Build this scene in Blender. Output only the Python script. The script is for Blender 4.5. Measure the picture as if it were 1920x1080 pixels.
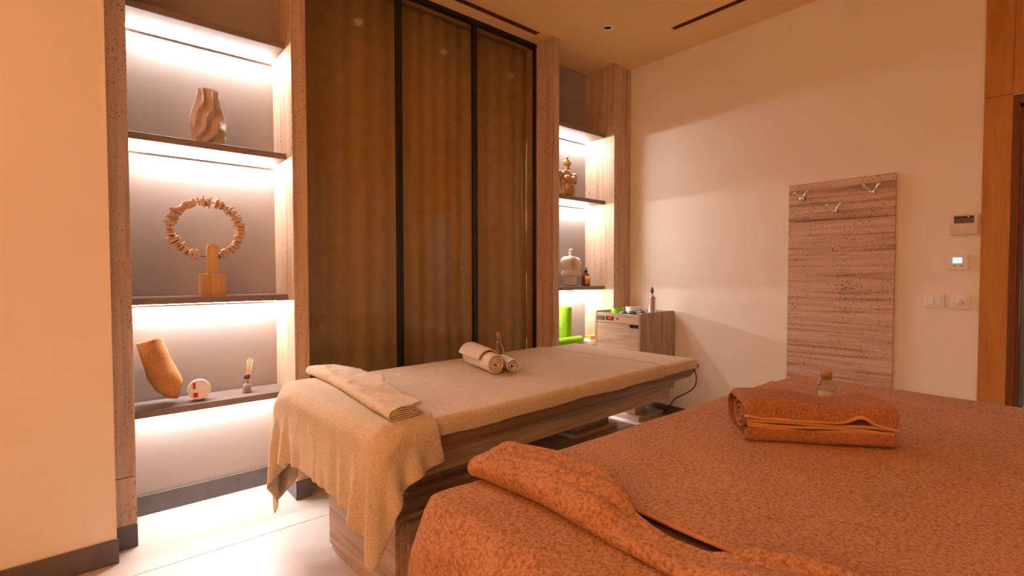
import bpy, bmesh, math, random
import numpy as np
from mathutils import Vector, Matrix, noise
random.seed(7)
S = bpy.context.scene
for o in list(bpy.data.objects):
    bpy.data.objects.remove(o, do_unlink=True)
COL = S.collection
PI = math.pi

# ------------------------------------------------------------------ camera
EYE = 1.15
PITCH, YAW, ROLL = math.radians(1.6634), math.radians(40.5785), math.radians(-.0791)
fw = Vector((math.sin(YAW)*math.cos(PITCH), math.cos(YAW)*math.cos(PITCH), -math.sin(PITCH)))
rt = Vector((math.cos(YAW), -math.sin(YAW), 0))
up = rt.cross(fw)
rt, up = rt*math.cos(ROLL)+up*math.sin(ROLL), up*math.cos(ROLL)-rt*math.sin(ROLL)
cd = bpy.data.cameras.new('camera'); cam = bpy.data.objects.new('camera', cd); COL.objects.link(cam)
cd.sensor_width = 36; cd.lens = 930.8/1920*36; cd.clip_start = .02; cd.clip_end = 60
cam.matrix_world = Matrix(((rt.x, up.x, -fw.x, 0), (rt.y, up.y, -fw.y, 0), (rt.z, up.z, -fw.z, EYE), (0, 0, 0, 1)))
S.camera = cam

# ------------------------------------------------------------------ world, exposure, light levels
w = bpy.data.worlds.new('world'); S.world = w; w.use_nodes = True
w.node_tree.nodes['Background'].inputs[0].default_value = (.5, .45, .4, 1)
w.node_tree.nodes['Background'].inputs[1].default_value = .02
vs = S.view_settings
vs.view_transform = 'Standard'; vs.look = 'None'; vs.gamma = 1; vs.use_curve_mapping = False
vs.exposure = 0.14
LED_POWER = 165.0                       # emission strength of the shelf strips
LED_COLOR = (1, .92, .90)
LAMP_COLOR = (1, .49, .215)             # amber downlights and the added fill globes
LAMP_WATT = 9.0
FILL_WATT = 45.0

# ------------------------------------------------------------------ materials
MATS = {}
class NT:
    def __init__(s, name):
        s.m = bpy.data.materials.new(name); s.m.use_nodes = True
        s.t = s.m.node_tree; s.t.nodes.clear()
        s.out = s.n('ShaderNodeOutputMaterial')
    def n(s, kind, **kw):
        nd = s.t.nodes.new(kind)
        for k, v in kw.items():
            if k.startswith('i_'):
                nd.inputs[k[2:].replace('_', ' ')].default_value = v
            else: setattr(nd, k, v)
        return nd
    def l(s, a, b): s.t.links.new(a, b)
    def ramp(s, fac, stops):
        r = s.n('ShaderNodeValToRGB'); e = r.color_ramp.elements
        while len(e) < len(stops): e.new(.5)
        for el, (p, c) in zip(e, stops): el.position = p; el.color = (*c, 1)
        s.l(fac, r.inputs[0]); return r.outputs[0]
    def noise(s, vec, scale, detail=4, rough=.55, dist=0):
        nd = s.n('ShaderNodeTexNoise'); nd.inputs['Scale'].default_value = scale
        nd.inputs['Detail'].default_value = detail; nd.inputs['Roughness'].default_value = rough
        nd.inputs['Distortion'].default_value = dist
        s.l(vec, nd.inputs['Vector']); return nd.outputs['Fac']
    def coord(s, scale=(1, 1, 1), rand=True):
        tc = s.n('ShaderNodeTexCoord'); mp = s.n('ShaderNodeMapping')
        mp.inputs['Scale'].default_value = scale
        s.l(tc.outputs['Object'], mp.inputs['Vector'])
        if rand:
            oi = s.n('ShaderNodeObjectInfo'); mu = s.n('ShaderNodeMath', operation='MULTIPLY'); mu.inputs[1].default_value = 37.
            s.l(oi.outputs['Random'], mu.inputs[0])
            cx = s.n('ShaderNodeCombineXYZ')
            for i in range(3): s.l(mu.outputs[0], cx.inputs[i])
            s.l(cx.outputs[0], mp.inputs['Location'])
        return mp.outputs[0]
    def mix(s, fac, a, b, mode='MIX'):
        nd = s.n('ShaderNodeMix', data_type='RGBA', blend_type=mode)
        for sock, v in ((nd.inputs['Factor'], fac), (nd.inputs['A'], a), (nd.inputs['B'], b)):
            pass
        fi, ai, bi = nd.inputs[0], nd.inputs[6], nd.inputs[7]
        for sock, v in ((fi, fac), (ai, a), (bi, b)):
            if hasattr(v, 'is_output'): s.l(v, sock)
            else: sock.default_value = (*v, 1) if isinstance(v, tuple) else v
        return nd.outputs[2]
    def bump(s, h, strength, dist=.01, prev=None):
        b = s.n('ShaderNodeBump'); b.inputs['Strength'].default_value = strength; b.inputs['Distance'].default_value = dist
        s.l(h, b.inputs['Height'])
        if prev is not None: s.l(prev, b.inputs['Normal'])
        return b.outputs[0]
    def bsdf(s, color, rough=.5, normal=None, **kw):
        b = s.n('ShaderNodeBsdfPrincipled')
        if hasattr(color, 'is_output'): s.l(color, b.inputs['Base Color'])
        else: b.inputs['Base Color'].default_value = (*color, 1)
        if hasattr(rough, 'is_output'): s.l(rough, b.inputs['Roughness'])
        else: b.inputs['Roughness'].default_value = rough
        if normal is not None: s.l(normal, b.inputs['Normal'])
        for k, v in kw.items(): b.inputs[k.replace('_', ' ')].default_value = v
        s.l(b.outputs[0], s.out.inputs[0]); return b
def plain(name, color, rough=.5, var=.06, **kw):
    n = NT(name); v = n.coord((1, 1, 1))
    f = n.noise(v, 14, 3)
    c = n.ramp(f, [(.3, tuple(max(0, x*(1-var)) for x in color)), (.7, tuple(min(1, x*(1+var)) for x in color))])
    n.bsdf(c, rough, **kw); MATS[name] = n.m
def emit(name, color, strength):
    n = NT(name); e = n.n('ShaderNodeEmission'); e.inputs[0].default_value = (*color, 1); e.inputs[1].default_value = strength
    n.l(e.outputs[0], n.out.inputs[0]); MATS[name] = n.m
def paint(name, color, rough=.75):
    n = NT(name); v = n.coord((1, 1, 1), False)
    f = n.noise(v, 1.5, 2); f2 = n.noise(v, 160, 3)
    c = n.ramp(f, [(.3, tuple(x*.975 for x in color)), (.7, color)])
    n.bsdf(c, rough, n.bump(f2, .06, .002), Specular_IOR_Level=.3); MATS[name] = n.m
def stone(name, axis, light, mid, dark, pit=(.10, .06, .04), amount=.62, streak=26):
    # travertine: long streaks along an axis and small pits
    n = NT(name)
    st = [streak]*3; st[axis] = 1.1
    sv = n.coord(tuple(st)); f = n.noise(sv, 1, 6, .62, .6)
    c = n.ramp(f, [(.30, dark), (.46, mid), (.60, light), (.75, mid)])
    ps = [120]*3; ps[axis] = 70
    pv = n.coord(tuple(ps)); p = n.noise(pv, 1, 3, .6)
    big = n.noise(n.coord((9, 9, 5)), 1, 2)
    mu = n.n('ShaderNodeMath', operation='MULTIPLY_ADD'); n.l(big, mu.inputs[0]); mu.inputs[1].default_value = .22; n.l(p, mu.inputs[2])
    mask = n.ramp(mu.outputs[0], [(amount+.105, (0, 0, 0)), (amount+.15, (.8, .8, .8))])
    c2 = n.mix(mask, c, pit)
    inv = n.n('ShaderNodeInvert'); n.l(mask, inv.inputs[1])
    n.bsdf(c2, .55, n.bump(inv.outputs[0], .5, .003), Specular_IOR_Level=.3); MATS[name] = n.m
def wood(name, axis, light, dark, rough=.45, scale=22, knot=True):
    n = NT(name)
    st = [scale]*3; st[axis] = 1.6
    f = n.noise(n.coord(tuple(st)), 1, 7, .6, 1.2)
    st2 = [scale*7]*3; st2[axis] = 5
    g = n.noise(n.coord(tuple(st2)), 1, 3, .6)
    ad = n.n('ShaderNodeMath', operation='MULTIPLY_ADD'); n.l(g, ad.inputs[0]); ad.inputs[1].default_value = .25; n.l(f, ad.inputs[2])
    c = n.ramp(ad.outputs[0], [(.42, dark), (.58, tuple((a+b)/2 for a, b in zip(light, dark))), (.74, light)])
    n.bsdf(c, rough, n.bump(g, .08, .002), Specular_IOR_Level=.35); MATS[name] = n.m
def terry(name, light, dark, scale=150, bump=.9, sheen=.25):
    n = NT(name); v = n.coord((1, 1, 1), False)
    a = n.noise(v, scale, 3, .65); b = n.noise(v, scale*3.2, 2, .6); big = n.noise(v, 7, 3)
    ad = n.n('ShaderNodeMath', operation='MULTIPLY_ADD'); n.l(b, ad.inputs[0]); ad.inputs[1].default_value = .5; n.l(a, ad.inputs[2])
    ad2 = n.n('ShaderNodeMath', operation='MULTIPLY_ADD'); n.l(big, ad2.inputs[0]); ad2.inputs[1].default_value = .16; n.l(ad.outputs[0], ad2.inputs[2])
    c = n.ramp(ad2.outputs[0], [(.64, dark), (.93, light)])
    nm = n.bump(ad.outputs[0], bump, .006)
    n.bsdf(c, .95, nm, Specular_IOR_Level=.1, Sheen_Weight=sheen, Sheen_Roughness=.5, Sheen_Tint=(*light, 1)); MATS[name] = n.m
def glass(name, tint=(1, 1, 1), base=.045, power=5):
    n = NT(name); lw = n.n('ShaderNodeLayerWeight'); lw.inputs[0].default_value = .5
    pw = n.n('ShaderNodeMath', operation='POWER'); n.l(lw.outputs['Facing'], pw.inputs[0]); pw.inputs[1].default_value = power
    fr = n.n('ShaderNodeMath', operation='MULTIPLY_ADD'); n.l(pw.outputs[0], fr.inputs[0]); fr.inputs[1].default_value = .95; fr.inputs[2].default_value = base
    g = n.n('ShaderNodeBsdfGlossy'); g.inputs['Roughness'].default_value = .03
    t = n.n('ShaderNodeBsdfTransparent'); t.inputs[0].default_value = (*tint, 1)
    mx = n.n('ShaderNodeMixShader'); n.l(fr.outputs[0], mx.inputs[0]); n.l(t.outputs[0], mx.inputs[1]); n.l(g.outputs[0], mx.inputs[2])
    n.l(mx.outputs[0], n.out.inputs[0]); MATS[name] = n.m

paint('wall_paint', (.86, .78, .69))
paint('wall_paint_dimmed', (.38, .33, .305))  # the wall paint again, colour darkened to hold down the strip glare
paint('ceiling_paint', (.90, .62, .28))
paint('corridor_paint', (.75, .74, .72))
stone('pilaster_stone', 2, (.60, .44, .32), (.52, .36, .25), (.39, .25, .165), (.17, .10, .06))
stone('panel_stone', 1, (.66, .47, .36), (.53, .35, .255), (.27, .15, .10), amount=.62, streak=34)
plain('shelf_laminate', (.20, .150, .130), .38)
plain('baseboard_dark', (.105, .095, .095), .42, .15)
plain('tile', (.60, .535, .495), .38, .03)
plain('grout', (.50, .45, .41), .8)
plain('corridor_tile', (.72, .74, .80), .3, .03)
wood('bed_wood', 0, (.50, .36, .25), (.27, .175, .11))
wood('bed_wood_y', 1, (.50, .36, .25), (.27, .175, .11))
wood('bed_wood_v', 2, (.50, .36, .25), (.27, .175, .11))
wood('cab_wood', 1, (.54, .40, .285), (.33, .22, .145))
wood('cab_wood_v', 2, (.46, .33, .23), (.25, .165, .105))
wood('door_wood', 2, (.50, .215, .045), (.38, .15, .025), scale=16)
plain('door_dark', (.17, .055, .018), .6, .06, Specular_IOR_Level=.15)
plain('bead_metal', (.85, .74, .62), .4)
plain('black_frame', (.006, .006, .006), .35)
glass('bronze_glass', (.92, .86, .75))
glass('clear_glass', (.86, .83, .78), .10, 1.7)
plain('curtain_cloth', (.50, .41, .265), .9, .08)
plain('vinyl', (.235, .135, .07), .5)
terry('tan_terry', (.76, .63, .47), (.57, .45, .315), 190, .7)
terry('tan_terry_fold', (.76, .63, .48), (.60, .48, .345), 190, .6)
terry('rust_terry', (.54, .29, .165), (.28, .115, .048), 130, .6)
terry('rust_terry_fold', (.47, .215, .11), (.28, .105, .042), 160, .8)
terry('amber_terry', (.62, .30, .12), (.42, .17, .055), 170, .7)
terry('green_terry', (.34, .62, .04), (.17, .40, .01), 170, .6)
terry('white_terry', (.80, .72, .68), (.66, .57, .53), 170, .5)
plain('hem', (.58, .36, .17), .9)
plain('rust_hem', (.56, .27, .11), .9)
plain('vase_ceramic', (.46, .35, .28), .5)
plain('body_ceramic', (.66, .53, .44), .6)
wood('light_wood', 2, (.60, .37, .17), (.44, .25, .10), .5, 40)
wood('chip_wood', 0, (.62, .40, .24), (.42, .24, .13), .6, 40)
plain('gold', (.46, .25, .095), .42, .2, Metallic=.55)
plain('white_plastic', (.82, .78, .76), .4)
plain('cream_plastic', (.72, .60, .47), .45)
plain('screen_grey', (.11, .10, .085), .3)
plain('red_print', (.55, .01, .015), .5)
plain('black_plastic', (.012, .010, .010), .4)
plain('brown_black', (.06, .018, .012), .4)
plain('label_grey', (.30, .28, .27), .6)
plain('amber_glass', (.16, .028, .006), .12)
plain('label_orange', (.75, .36, .10), .6)
plain('oil', (.80, .68, .5), .3)
plain('cork', (.52, .25, .09), .8, .25)
plain('reed', (.70, .38, .13), .7)
plain('chrome', (.80, .78, .76), .12, .02, Metallic=1.)
plain('steel', (.55, .50, .46), .28, .04, Metallic=1.)
plain('reflector', (.35, .30, .27), .25, .05, Metallic=1.)
plain('stone_black', (.035, .037, .045), .28, .3)
plain('stone_grey', (.11, .11, .12), .35, .3)
plain('bowl_green', (.26, .62, .01), .35)
plain('bowl_white', (.80, .72, .64), .4)
plain('packet_white', (.85, .80, .78), .5)
plain('packet_yellow', (.80, .55, .05), .5)
plain('olive_panel', (.20, .15, .06), .5)
emit('led', LED_COLOR, LED_POWER)
emit('fill_glow', LAMP_COLOR, FILL_WATT/(PI*4*PI*.01))
emit('lamp_face', (1, .62, .36), 1.2)
emit('red_digit', (1, .03, .02), 3.5)
emit('red_dot', (1, .03, .03), 2.5)
emit('blue_screen', (.25, .45, 1), 2.2)
emit('white_screen', (.75, .85, 1), 3)
emit('corridor_lamp_face', (.8, .88, 1), 60)

# ------------------------------------------------------------------ mesh helpers
def new_obj(name, me, mat=None, parent=None, smooth=False):
    o = bpy.data.objects.new(name, me); COL.objects.link(o)
    if mat and not me.materials: me.materials.append(MATS[mat])
    if smooth:
        for p in me.polygons: p.use_smooth = True
    if parent is not None: o.parent = parent
    return o
def from_bm(name, bm, mat, parent=None, smooth=False):
    me = bpy.data.meshes.new(name); bm.normal_update(); bm.to_mesh(me); bm.free()
    return new_obj(name, me, mat, parent, smooth)
def bm_box(bm, x0, x1, y0, y1, z0, z1, bev=0, seg=2):
    r = bmesh.ops.create_cube(bm, size=1)
    for v in r['verts']:
        v.co = Vector(((x0+x1)/2+v.co.x*(x1-x0), (y0+y1)/2+v.co.y*(y1-y0), (z0+z1)/2+v.co.z*(z1-z0)))
    if bev:
        es = list({e for v in r['verts'] for e in v.link_edges})
        bmesh.ops.bevel(bm, geom=es, offset=bev, segments=seg, affect='EDGES', profile=.5)
def box(name, x0, x1, y0, y1, z0, z1, mat, parent=None, bev=0, seg=2):
    bm = bmesh.new(); bm_box(bm, x0, x1, y0, y1, z0, z1, bev, seg)
    return from_bm(name, bm, mat, parent, bev > 0 and seg > 2)
def grid_mesh(name, P, closed_u=False, closed_v=False, caps=False):
    # P[j][i] -> Vector, j stations, i ring
    nv, nu = len(P), len(P[0])
    vs_ = [tuple(p) for row in P for p in row]; fs = []
    for j in range(nv-(0 if closed_v else 1)):
        for i in range(nu-(0 if closed_u else 1)):
            a = j*nu+i; b = j*nu+(i+1) % nu; c = ((j+1) % nv)*nu+(i+1) % nu; d = ((j+1) % nv)*nu+i
            fs.append((a, b, c, d))
    if caps:
        fs.append(tuple(reversed(range(nu)))); fs.append(tuple((nv-1)*nu+i for i in range(nu)))
    me = bpy.data.meshes.new(name); me.from_pydata(vs_, [], fs); me.update()
    return me
def lathe(name, prof, mat, parent=None, n=28, loc=(0, 0, 0), axis=None, fn=None, cap=True):
    P = []
    for k, (r, z) in enumerate(prof):
        row = []
        for i in range(n):
            a = 2*PI*i/n; rr = r if fn is None else fn(r, z, a)
            row.append(Vector((rr*math.cos(a), rr*math.sin(a), z)))
        P.append(row)
    if axis is not None:
        q = Vector((0, 0, 1)).rotation_difference(Vector(axis).normalized())
        P = [[q @ p for p in row] for row in P]
    L = Vector(loc); P = [[p+L for p in row] for row in P]
    o = new_obj(name, grid_mesh(name, P, closed_u=True, caps=cap), mat, parent, True)
    return o
def tube(name, pts, r, mat, parent=None, n=8, caps=True, sub=6):
    pts = [Vector(p) for p in pts]
    if sub > 1 and len(pts) > 2:     # Catmull-Rom
        q = []
        for i in range(len(pts)-1):
            p0, p1, p2, p3 = pts[max(0, i-1)], pts[i], pts[i+1], pts[min(len(pts)-1, i+2)]
            for k in range(sub):
                t = k/sub
                q.append(.5*((2*p1)+(p2-p0)*t+(2*p0-5*p1+4*p2-p3)*t*t+(3*p1-p0-3*p2+p3)*t**3))
        q.append(pts[-1]); pts = q
    P = []; u = None
    for i, p in enumerate(pts):
        t = (pts[min(i+1, len(pts)-1)]-pts[max(i-1, 0)]).normalized()
        if u is None: u = t.orthogonal().normalized()
        u = (u-t*u.dot(t)).normalized(); v = t.cross(u)
        rr = r(i/(len(pts)-1)) if callable(r) else r
        P.append([p+(u*math.cos(2*PI*k/n)+v*math.sin(2*PI*k/n))*rr for k in range(n)])
    return new_obj(name, grid_mesh(name, P, closed_u=True, caps=caps), mat, parent, True)
def prism(name, pts, z0, z1, mat, parent=None, T=None):
    # outline pts (x, y) extruded z0..z1, then mapped by T
    bm = bmesh.new(); T = T or (lambda v: v)
    a = [bm.verts.new(T(Vector((x, y, z0)))) for x, y in pts]; b = [bm.verts.new(T(Vector((x, y, z1)))) for x, y in pts]
    n = len(pts)
    bm.faces.new(a[::-1]); bm.faces.new(b)
    for i in range(n): bm.faces.new((a[i], a[(i+1) % n], b[(i+1) % n], b[i]))
    bmesh.ops.recalc_face_normals(bm, faces=bm.faces)
    return from_bm(name, bm, mat, parent)
def blob(name, balls, mat, parent=None, voxel=.006, loc=(0, 0, 0), smooth_it=6):
    # union of ellipsoids (centre, radii) fused into one continuous skin
    bm = bmesh.new()
    for c, rad in balls:
        r = bmesh.ops.create_icosphere(bm, subdivisions=3, radius=1)
        for v in r['verts']: v.co = Vector((c[0]+v.co.x*rad[0]+loc[0], c[1]+v.co.y*rad[1]+loc[1], c[2]+v.co.z*rad[2]+loc[2]))
    o = from_bm(name, bm, mat, parent, True)
    m = o.modifiers.new('fuse', 'REMESH'); m.mode = 'VOXEL'; m.voxel_size = voxel; m.use_smooth_shade = True
    s = o.modifiers.new('soften', 'SMOOTH'); s.iterations = smooth_it; s.factor = .5
    return o
def mods(o, solid=0, sub=0, offset=0):
    if solid:
        m = o.modifiers.new('thick', 'SOLIDIFY'); m.thickness = solid; m.offset = offset
    if sub:
        m = o.modifiers.new('sub', 'SUBSURF'); m.levels = sub; m.render_levels = sub
    return o
def text(name, body, size, mat, parent, M, depth=.0006):
    c = bpy.data.curves.new(name, 'FONT'); c.body = body; c.size = size; c.extrude = depth; c.align_x = 'CENTER'; c.align_y = 'CENTER'
    t = bpy.data.objects.new(name, c); COL.objects.link(t)
    dg = bpy.context.evaluated_depsgraph_get(); me = bpy.data.meshes.new_from_object(t.evaluated_get(dg))
    bpy.data.objects.remove(t, do_unlink=True); me.materials.clear(); me.transform(M)
    return new_obj(name, me, mat, parent)
def empty(name, loc=(0, 0, 0), rz=0):
    o = bpy.data.objects.new(name, None); COL.objects.link(o); o.location = loc; o.rotation_euler.z = rz; o.empty_display_size = .05
    return o
def tag(o, label, cat, group=None):
    o['label'] = label; o['category'] = cat
    if group: o['group'] = group
    return o
def thing(name, label, cat, loc=(0, 0, 0), rz=0, group=None): return tag(empty(name, loc, rz), label, cat, group)
def struct(o, label=None, cat=None):
    o['kind'] = 'structure'
    if label: o['label'] = label
    if cat: o['category'] = cat
    return o

# ------------------------------------------------------------------ the room
H = 2.89; XR = 3.58; YF = 2.605; YB = 2.922; XL, YN = -2.6, -1.6
fl = struct(box('floor', XL, XR+.1, YN, 3.05, -.12, -.004, 'grout'), 'pale cream floor of large rectangular tiles', 'floor')
tm = None; TX, TY, J = 1.2, .6, .003
bm = bmesh.new(); bm_box(bm, 0, TX-J, 0, TY-J, -.012, 0, .0012, 1)
tile0 = from_bm('tile', bm, 'tile', fl); first = True
for j in range(-7, 2):
    for i in range(-3, 4):
        x, y = -.15+i*TX, 2.352+j*TY
        if x > XR or y > 3.0 or x+TX < XL or y+TY < YN: continue
        o = tile0 if first else tile0.copy()
        if not first: COL.objects.link(o); o.parent = fl
        first = False
        o.location = (x+J/2, y+J/2, 0)
def slab_holes(name, x0, x1, y0, y1, z0, z1, holes, mat):
    xs = sorted({x0, x1, *[h[0] for h in holes], *[h[1] for h in holes]}); ys = sorted({y0, y1, *[h[2] for h in holes], *[h[3] for h in holes]})
    bm = bmesh.new(); V = {}
    def v(i, j, z):
        if (i, j, z) not in V: V[i, j, z] = bm.verts.new((xs[i], ys[j], z))
        return V[i, j, z]
    def solid(i, j):
        if i < 0 or j < 0 or i >= len(xs)-1 or j >= len(ys)-1: return False
        cx, cy = (xs[i]+xs[i+1])/2, (ys[j]+ys[j+1])/2
        return not any(h[0] < cx < h[1] and h[2] < cy < h[3] for h in holes)
    for i in range(len(xs)-1):
        for j in range(len(ys)-1):
            if not solid(i, j): continue
            bm.faces.new((v(i, j, z0), v(i, j+1, z0), v(i+1, j+1, z0), v(i+1, j, z0)))
            bm.faces.new((v(i, j, z1), v(i+1, j, z1), v(i+1, j+1, z1), v(i, j+1, z1)))
            for (di, dj, a, b) in ((-1, 0, (i, j), (i, j+1)), (1, 0, (i+1, j+1), (i+1, j)), (0, -1, (i+1, j), (i, j)), (0, 1, (i, j+1), (i+1, j+1))):
                if not solid(i+di, j+dj): bm.faces.new((v(*a, z0), v(*a, z1), v(*b, z1), v(*b, z0)))
    bmesh.ops.recalc_face_normals(bm, faces=bm.faces)
    return from_bm(name, bm, mat)
LAMPS = [(2.84, 2.27), (2.15, 2.28), (1.45, 2.29), (1.73, 1.27), (2.84, .45), (.5, .3), (-.6, 1.5), (-1.4, -.4), (1.3, -.9)]  # those outside the view are added as unseen amber fill
SLOT_L = (.95, 2.524, 2.637, 2.667); SLOT_R = (3.188, 3.218, .3, 1.976)
holes = [SLOT_L, SLOT_R]+[(x-.03, x+.03, y-.03, y+.03) for x, y in LAMPS]
struct(slab_holes('ceiling', XL, XR+.1, YN, 3.05, H, H+.12, holes, 'ceiling_paint'), 'plain tan plaster ceiling with slot vents', 'ceiling')
for o, s in ((box('wall_left', XL, .067, 2.505, 3.0, 0, H, 'wall_paint'), 'plain cream wall plane nearest the viewer at far left'),
             (box('wall_niche_left', .142, .79, YB, 3.05, 0, H, 'wall_paint_dimmed'), 'cream back wall of the left lit niche'),
             (box('wall_niche_right', 2.698, 3.355, YB, 3.05, 0, H, 'wall_paint_dimmed'), 'cream back wall of the right lit niche'),
             (box('wall_behind_glass', .862, 2.634, 2.96, 3.05, 0, H, 'wall_paint'), 'wall behind the curtain and tinted glass'),
             (box('wall_rear', XL-.1, XL, YN-.1, 3.05, 0, H, 'wall_paint'), 'cream wall behind the viewer'),
             (box('wall_front', XL, XR+.1, YN-.1, YN, 0, H, 'wall_paint'), 'cream wall to the right behind the viewer')):
    struct(o, s, 'wall')
# right wall with the door opening
bm = bmesh.new(); DY0, DY1, DZ = -.62, .252, 2.0
bm_box(bm, XR, XR+.1, .252, 3.05, 0, H); bm_box(bm, XR, XR+.1, DY0, .252, DZ, H); bm_box(bm, XR, XR+.1, YN, DY0, 0, H)
struct(from_bm('wall_right', bm, 'wall_paint'), 'cream wall with the stone coat panel and the switches', 'wall')
b = box('corner_bead', .067, .0705, 2.500, 2.52, .0, H, 'bead_metal'); b.name = 'trim_1'; struct(b, 'thin pale corner bead on the edge of the left wall', 'trim')
# pilasters
def pilaster(n, x0, x1, seam, label, xb=None):
    t = struct(empty('trim_%d' % n, ((x0+x1)/2, (YF+2.96)/2, 0)), label, 'pilaster')
    L = lambda a: a-(x0+x1)/2
    y0, y1 = YF-t.location.y, 2.96-t.location.y
    zs = [.0]+seam+[H]
    for a, b in zip(zs[:-1], zs[1:]):
        box('stone_panel', L(x0), L(x1), y0, y1, a+(.0015 if a else 0), b-.0015*(b < H), 'pilaster_stone', t, .0015, 1)
    box('skirting', L(x0)-.001, L(x1)+.001, y0-.004, y0+.002, 0, .096, 'baseboard_dark', t)
    box('skirting', L(x0)-.004, L(x0)+.001, y0-.004, y1-.05, 0, .096, 'baseboard_dark', t)
    return t
pilaster(2, .0705, .142, [.30], 'narrow travertine pilaster left of the left niche with a low seam')
pilaster(3, .79, .862, [], 'narrow travertine pilaster between the left niche and the glass')
pilaster(4, 2.634, 2.698, [], 'slim travertine pilaster between the glass and the right niche')
pilaster(5, 3.355, XR, [], 'wide travertine pilaster in the far corner of the room')
for nm, b, lab in (('baseboard_left', (XL, .076, 2.493, 2.505), 'dark skirting along the near left wall'),
                   ('baseboard_niche_left', (.142, .79, 2.910, YB), 'dark skirting at the foot of the left niche'),
                   ('baseboard_niche_right', (2.698, 3.355, 2.910, YB), 'dark skirting at the foot of the right niche')):
    struct(box(nm, *b, 0, .096, 'baseboard_dark', None, .0015, 1), lab, 'skirting')
struct(box('baseboard_right', XR-.012, XR, .385, YF, 0, .078, 'baseboard_dark', None, .0015, 1), 'dark skirting along the right wall', 'skirting')

# ------------------------------------------------------------------ shelves with light strips
def shelf(x0, x1, top, label):
    t = thing('niche_shelf', label, 'shelf', ((x0+x1)/2, 2.81, top), group='lit niche shelves')
    hw = (x1-x0)/2-.002
    box('board', -hw, hw, -.11, .104, -.031, 0, 'shelf_laminate', t, .0015, 1)
    prism('light_strip', [(.098, -.0425), (.098, -.0312), (.076, -.0312)], -hw+.004, hw-.004, 'led', t, lambda v: Vector((v.z, v.x, v.y)))
    box('strip_profile', -hw+.004, hw-.004, .098, .1015, -.0435, -.0312, 'bead_metal', t)
ZS = (2.326, 1.766, 1.045, .546)
for z, a in zip(ZS, ('topmost shelf of the left niche, empty above, lit underneath', 'left niche shelf carrying the wavy vase', 'left niche shelf carrying the wooden ring sculpture', 'lowest shelf of the left niche with towel, tub and reed diffuser')):
    shelf(.142, .79, z, 'grey brown laminate '+a)
for z, a in zip(ZS, ('topmost shelf of the right niche, empty above', 'right niche shelf carrying the bronze bust', 'right niche shelf carrying the white body vase', 'lowest shelf of the right niche with green towels')):
    shelf(2.698, 3.355, z, 'grey brown laminate '+a)

# ------------------------------------------------------------------ tinted glass sliding doors, curtain behind
YG = 2.793
box_h = thing('door_track', 'black overhead track above the tinted glass doors', 'door track', (1.748, YG, 2.862))
box('track_rail', -.886, .886, -.012, .03, 0, .028, 'black_frame', box_h)
box('guide_channel', -.886, .886, -.004, .022, -.004, 0, 'black_frame', box_h)
fl_tr = tag(box('floor_track', .862, 2.634, YG-.012, YG+.03, 0, .012, 'black_frame', None, .002, 1), 'black floor track under the tinted glass doors', 'door track')
for x0, x1, ls, rs, lab in ((.862, 1.497, .004, .035, 'left of the three tall bronze tinted glass sliding doors'),
                            (1.499, 2.072, .002, .032, 'middle of the three tall bronze tinted glass sliding doors'),
                            (2.074, 2.634, .002, .016, 'right of the three tall bronze tinted glass sliding doors')):
    t = thing('glass_door', lab, 'sliding door', ((x0+x1)/2, YG, .012), group='tinted glass sliding doors')
    hw = (x1-x0)/2
    box('pane', -hw+ls, hw-rs, .004, .010, .012, 2.846, 'bronze_glass', t)
    box('stile', hw-rs, hw, -.008, .02, 0, 2.85, 'black_frame', t, .001, 1)
    box('stile', -hw, -hw+ls, -.004, .016, 0, 2.85, 'black_frame', t)
    box('rail', -hw+ls, hw-rs, -.004, .016, 0, .012, 'black_frame', t)
P = []
for k in range(2):
    P.append([Vector((.866+i/360*1.764, 2.885+.007*math.sin(i*.27+1.3*math.sin(i*.031))+.005*math.sin(i*.11+1), .03+k*2.83)) for i in range(361)])
cu = new_obj('curtain', grid_mesh('curtain', P), 'curtain_cloth', None, True); mods(cu, .002)
tag(cu, 'tan curtain in soft vertical folds behind the tinted glass', 'curtain')

# ------------------------------------------------------------------ ceiling fittings
def downlight(x, y, label, watt):
    t = thing('downlight', label, 'downlight', (x, y, H), group='round recessed ceiling downlights')
    lathe('trim_ring', [(.026, .002), (.028, -.004), (.036, -.0055), (.041, -.003), (.041, 0), (.032, .002)], 'white_plastic', t, 32, cap=False)
    lathe('reflector', [(.0285, -.001), (.026, .02), (.017, .05), (.015, .06)], 'reflector', t, 32, cap=False)
    lathe('lamp_face', [(.0148, .0585), (.0148, .0615)], 'lamp_face', t, 20)
    ld = bpy.data.lights.new('lamp', 'SPOT'); lo = bpy.data.objects.new('lamp_light', ld); COL.objects.link(lo); lo.parent = t
    lo.location = (0, 0, -.008); ld.energy = watt; ld.color = LAMP_COLOR; ld.spot_size = math.radians(165); ld.spot_blend = 1; ld.shadow_soft_size = .03
for k, (x, y) in enumerate(LAMPS):
    lab = ('small round white downlight in the ceiling near the far corner' if k == 0 else ('', 'round downlight above the glass, second from the far corner', 'round downlight above the glass, third from the far corner', 'round downlight above the gap between the two tables')[k] if k < 4 else 'added unseen ceiling downlight outside the picture')
    downlight(x, y, lab, LAMP_WATT*(.02 if k < 5 else 1))
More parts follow.
